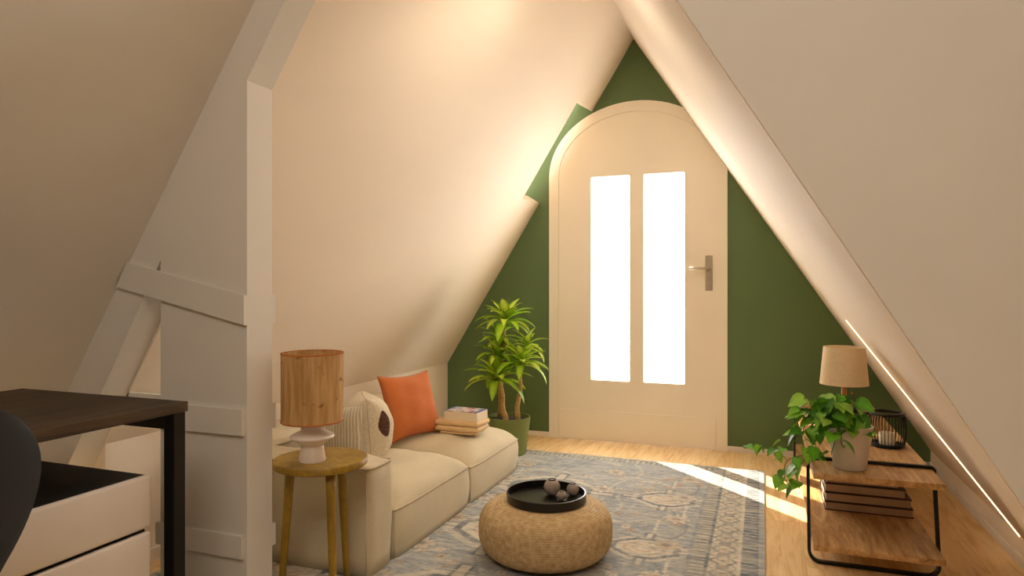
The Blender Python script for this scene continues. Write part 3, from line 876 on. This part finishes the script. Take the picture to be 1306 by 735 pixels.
def W(x, y, z): return Vector((x, y, z))-pp
def vine(pts, nleaf, smin, smax, r=.0017, spread=.02):
    pts = [Vector(p) for p in pts]
    # smooth path
    path = []
    for i in range(len(pts)-1):
        a = pts[max(i-1, 0)]; b = pts[i]; c = pts[i+1]; d = pts[min(i+2, len(pts)-1)]
        for k in range(6):
            t = k/6
            path.append(.5*((2*b)+(c-a)*t+(2*a-5*b+4*c-d)*t*t+(3*b-a-3*c+d)*t**3))
    path.append(pts[-1])
    tube(bmV, path, r, 6)
    for k in range(nleaf):
        f = (k+.7)/nleaf; q = path[min(len(path)-1, int(f*(len(path)-1)))]
        side = rnd.uniform(-1, 1)
        az = rnd.uniform(-PI, 0)+R(-10)     # mostly toward the room
        off = Vector((math.cos(az)*spread*rnd.uniform(.4, 1.3), math.sin(az)*spread*rnd.uniform(.4, 1.3), rnd.uniform(-.6, 1)*spread))
        tube(bmV, [q, q+off*.6+Vector((0, 0, .004)), q+off], .0011, 5)
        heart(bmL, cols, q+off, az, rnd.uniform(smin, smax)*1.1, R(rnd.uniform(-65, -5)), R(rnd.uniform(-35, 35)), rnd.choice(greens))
top = Vector((0, 0, .142))
# bushy crown over the pot
for tgt, n in (((.19, 2.66, .575), 4), ((.265, 2.69, .585), 4), ((.235, 2.62, .565), 3), ((.165, 2.68, .575), 5), ((.14, 2.66, .54), 4), ((.305, 2.70, .565), 2),
               ((.20, 2.58, .545), 4), ((.15, 2.62, .530), 4), ((.25, 2.70, .600), 3), ((.22, 2.62, .56), 4), ((.185, 2.60, .50), 3), ((.16, 2.70, .50), 4), ((.335, 2.70, .535), 1)):
    e = W(*tgt); vine([top+Vector((rnd.uniform(-.03, .03), rnd.uniform(-.03, .03), 0)), top.lerp(e, .5)+Vector((0, 0, .03)), e], n+4, .042, .062, spread=.024)
# trailing vines to the left and down
vine([top+Vector((-.03, 0, 0)), W(.17, 2.62, .53), W(.135, 2.60, .47), W(.145, 2.585, .40), W(.115, 2.57, .34), W(.125, 2.56, .29)], 16, .036, .056)
vine([top+Vector((-.03, .01, 0)), W(.16, 2.60, .50), W(.10, 2.60, .44), W(.055, 2.62, .41), W(.0, 2.64, .405), W(-.065, 2.66, .395)], 13, .030, .044, spread=.026)
vine([top+Vector((-.02, -.02, 0)), W(.19, 2.575, .48), W(.15, 2.56, .42), W(.085, 2.56, .385), W(.075, 2.555, .33), W(.09, 2.55, .30)], 11, .03, .046)
vine([top+Vector((.0, -.03, 0)), W(.245, 2.57, .50), W(.235, 2.555, .46), W(.225, 2.55, .42)], 3, .036, .052)
vine([top+Vector((.01, -.03, 0)), W(.262, 2.565, .50), W(.258, 2.555, .455)], 3, .04, .05)
obj('vines', bmV, M['vine'], po, True)
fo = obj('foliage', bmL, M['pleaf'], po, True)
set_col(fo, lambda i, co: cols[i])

# lanterns and candle
def lantern(label, x, y, r, hgt, n=34):
    t = thing('lantern', label, 'lantern', (x, y, DZ+.0005), 0, 'black wire lanterns on the bench')
    prof_ = lambda s: r*(.80+.20*math.sin(PI*(.12+.80*s)))
    bm = bmesh.new()
    for i in range(n):
        a = 2*PI*i/n
        tube(bm, [(prof_(s)*math.cos(a), prof_(s)*math.sin(a), .004+s*(hgt-.008)) for s in (0, .15, .35, .55, .75, .9, 1)], .0015, 5)
    obj('wire_cage', bm, M['black'], t, True)
    for s, q in ((0, .0065), (1, .0065)):
        obj('rim', tube(bmesh.new(), [(prof_(s)*math.cos(2*PI*k/48), prof_(s)*math.sin(2*PI*k/48), .0072+s*(hgt-.0144)) for k in range(48)], q, 8, True), M['black'], t, True)
    obj('base_plate', lathe(bmesh.new(), [(0, .002), (prof_(0), .002), (prof_(0), .006), (0, .006)], 40), M['black'], t)
    return t
lantern('black wire lantern holding a candle on the bench', .478, 3.075, .069, .140)
lantern('smaller black wire lantern half hidden behind the plant pot', .385, 3.46, .048, .085, 26)
ca = thing('candle', 'short cream pillar candle inside the black wire lantern', 'candle', (.478, 3.075, DZ+.007))
obj('wax_body', lathe(bmesh.new(), [(0, 0), (.030, 0), (.0305, .002), (.0305, .047), (.028, .049), (.012, .046), (0, .046)], 40), M['candle'], ca, True)
obj('wick', tube(bmesh.new(), [(0, 0, .045), (.001, 0, .056), (.003, 0, .062)], .0017, 6), M['wick'], ca, True)

# table lamp on the bench
l2 = thing('table_lamp', 'lamp with oatmeal linen shade and wooden pole on the bench', 'lamp', (.337, 3.24, DZ+.0005))
obj('lamp_base', lathe(bmesh.new(), [(0, 0), (.05, 0), (.051, .003), (.049, .012), (0, .014)], 48), M['lampwood'], l2, True)
obj('pole', tube(bmesh.new(), [(0, 0, .012), (0, 0, .27)], .0105, 20), M['lampwood'], l2, True)
shade(l2, .098, .083, .222, .386, M['shade2']).data.set_sharp_from_angle(angle=R(40))
bm = tube(bmesh.new(), [(0, 0, .27), (0, 0, .34)], .006, 10)
for k in range(3): tube(bm, [(0, 0, .33), (.085*math.cos(k*2.09), .085*math.sin(k*2.09), .36)], .0012, 5)
obj('fitting', bm, M['steel'], l2)
bm = tube(bmesh.new(), [(.028, -.012, .25), (.028, -.012, .19)], .0008, 5)
pull = obj('pull_cord', bm, M['lampwood'], l2)
obj('bead', lathe(bmesh.new(), [(0, .18), (.0045, .183), (.006, .187), (.0045, .191), (0, .194)], 14, (.028, -.012, 0)), M['lampwood'], pull, True)

# ------------------------------------------------------------------ desk nook
dx1, dx0, dy1, dy0, dz = -1.327, -1.93, 1.256, -.15, .72
dk = thing('desk', 'dark wood desk with black steel legs under the left slope', 'desk', ((dx0+dx1)/2, (dy0+dy1)/2, 0))
hx, hy = (dx1-dx0)/2, (dy1-dy0)/2
obj('desktop', BOX(-hx, hx, -hy, hy, dz-.024, dz, bev=.001), M['desk'], dk)
lw = .034
for sx in (-1, 1):
    for sy in (-1, 1):
        x = sx*(hx-.004)-(lw if sx > 0 else 0); y = sy*(hy-.004)-(lw if sy > 0 else 0)
        obj('leg', BOX(x, x+lw, y, y+lw, 0, dz-.0245, bev=.002), M['deskmetal'], dk)
for sy in (-1, 1):
    y = sy*(hy-.004)-(lw if sy > 0 else 0)
    obj('rail', BOX(-hx+.004+lw, hx-.004-lw, y+.004, y+lw-.004, dz-.065, dz-.0245), M['deskmetal'], dk)
# drawer unit
ux0, ux1, uy0, uy1, uz = -1.82, -1.35, .80, 1.172, .56
un = thing('drawer_unit', 'white drawer unit with black top standing under the desk', 'cabinet', ((ux0+ux1)/2, (uy0+uy1)/2, 0))
hx, hy = (ux1-ux0)/2, (uy1-uy0)/2
obj('body', BOX(-hx, hx-.02, -hy+.003, hy-.003, .03, uz-.010), M['blacktop'], un)
obj('top_panel', BOX(-hx, hx-.0185, -hy+.002, hy-.002, uz-.010, uz-.003), M['blacktop'], un)
obj('plinth', BOX(-hx+.02, hx-.04, -hy+.02, hy-.02, 0, .03), M['blacktop'], un)
for z0, z1 in ((.435, uz), (.235, .427), (.04, .227)):
    obj('drawer', BOX(hx-.018, hx, -hy, hy, z0, z1, bev=.008, seg=3), M['drawer'], un, True).data.set_sharp_from_angle(angle=R(40))
# chair
ch = thing('desk_chair', 'dark shell chair pulled up to the desk at the left edge', 'chair', (-1.235, .585, 0), R(0))
bm = bmesh.new(); n, m = 26, 26; F, Bk = {}, {}
for i in range(n+1):
    for j in range(m+1):
        u = math.sin((i/n*2-1)*PI/2); v = math.sin((j/m*2-1)*PI/2)
        # rounded outline, widest a little above the middle
        f = math.sqrt(max(0, 1-.5*v*v)); f2 = math.sqrt(max(0, 1-.5*u*u))
        y = .228*u*f*(1+.10*v); z = .625+.205*v*f2
        x = .115-.075*(u*u)+.03*v - .02*(1-v*v)
        F[i, j] = bm.verts.new((x, y, z)); Bk[i, j] = bm.verts.new((x-.014, y*.985, z))
for i in range(n):
    for j in range(m):
        bm.faces.new([F[i, j], F[i+1, j], F[i+1, j+1], F[i, j+1]]); bm.faces.new([Bk[i, j], Bk[i, j+1], Bk[i+1, j+1], Bk[i+1, j]])
per = [(i, 0) for i in range(n)]+[(n, j) for j in range(m)]+[(i, m) for i in range(n, 0, -1)]+[(0, j) for j in range(m, 0, -1)]
for a, b in zip(per, per[1:]+per[:1]): bm.faces.new([F[a], F[b], Bk[b], Bk[a]])
obj('backrest', bm, M['chair'], ch, True)
bm, _ = soft_block(-.26, .085, -.19, .19, .425, .445, .02, n=16, p=3, bulge=.004); obj('seat', bm, M['chair'], ch, True)
for sx, sy in ((.05, .14), (.05, -.14), (-.2, .14), (-.2, -.14)):
    obj('leg', tube(bmesh.new(), [(sx, sy, .426), (sx*1.35+(.02 if sx > 0 else 0), sy*1.22, .0)], .012, 12, r1=.009), M['black'], ch, True)

# ------------------------------------------------------------------ light
w = bpy.data.worlds.new('World'); bpy.context.scene.world = w; w.use_nodes = True
bg = w.node_tree.nodes['Background']; bg.inputs['Color'].default_value = (1, .97, .93, 1); bg.inputs['Strength'].default_value = 13.0
def sun(dirv, e, col, ang):
    l = bpy.data.lights.new('sun', 'SUN'); l.energy = e; l.color = col; l.angle = R(ang)
    o = bpy.data.objects.new('sun', l); C.objects.link(o); o.location = (-3, 7, 4)
    o.rotation_euler = Vector(dirv).to_track_quat('-Z', 'Y').to_euler(); return o
sun((.432, -.43, -.4), 19, (1, .88, .70), .45)
def area(name, loc, aim, sx, sy, e, col):
    l = bpy.data.lights.new(name, 'AREA'); l.shape = 'RECTANGLE'; l.size = sx; l.size_y = sy; l.energy = e; l.color = col
    o = bpy.data.objects.new(name, l); C.objects.link(o); o.location = loc
    o.rotation_euler = (Vector(aim)-Vector(loc)).to_track_quat('-Z', 'Y').to_euler(); return o
area('ceiling_light', (-.75, 2.25, 2.15), (-.72, 2.95, .3), .3, .8, 6.5, (1, .88, .71))  # added fill lamp below the ridge, above the frame
area('room_light', (.0, -.45, 2.5), (-.05, .75, 0), 1.1, .9, 31, (1, .88, .75))  # added fill lamp, high in the near room behind the camera

# ------------------------------------------------------------------ camera
cd = bpy.data.cameras.new('camera'); cam = bpy.data.objects.new('camera', cd); C.objects.link(cam)
cd.sensor_width = 36; cd.lens = 36*848/1306; cd.clip_start = .02
cam.location = (0, 0, 1); cam.rotation_euler = (R(90), 0, R(20.6))
sc = bpy.context.scene; sc.camera = cam
sc.view_settings.view_transform = 'Standard'; sc.view_settings.look = 'None'
sc.view_settings.exposure = 0; sc.view_settings.gamma = 1
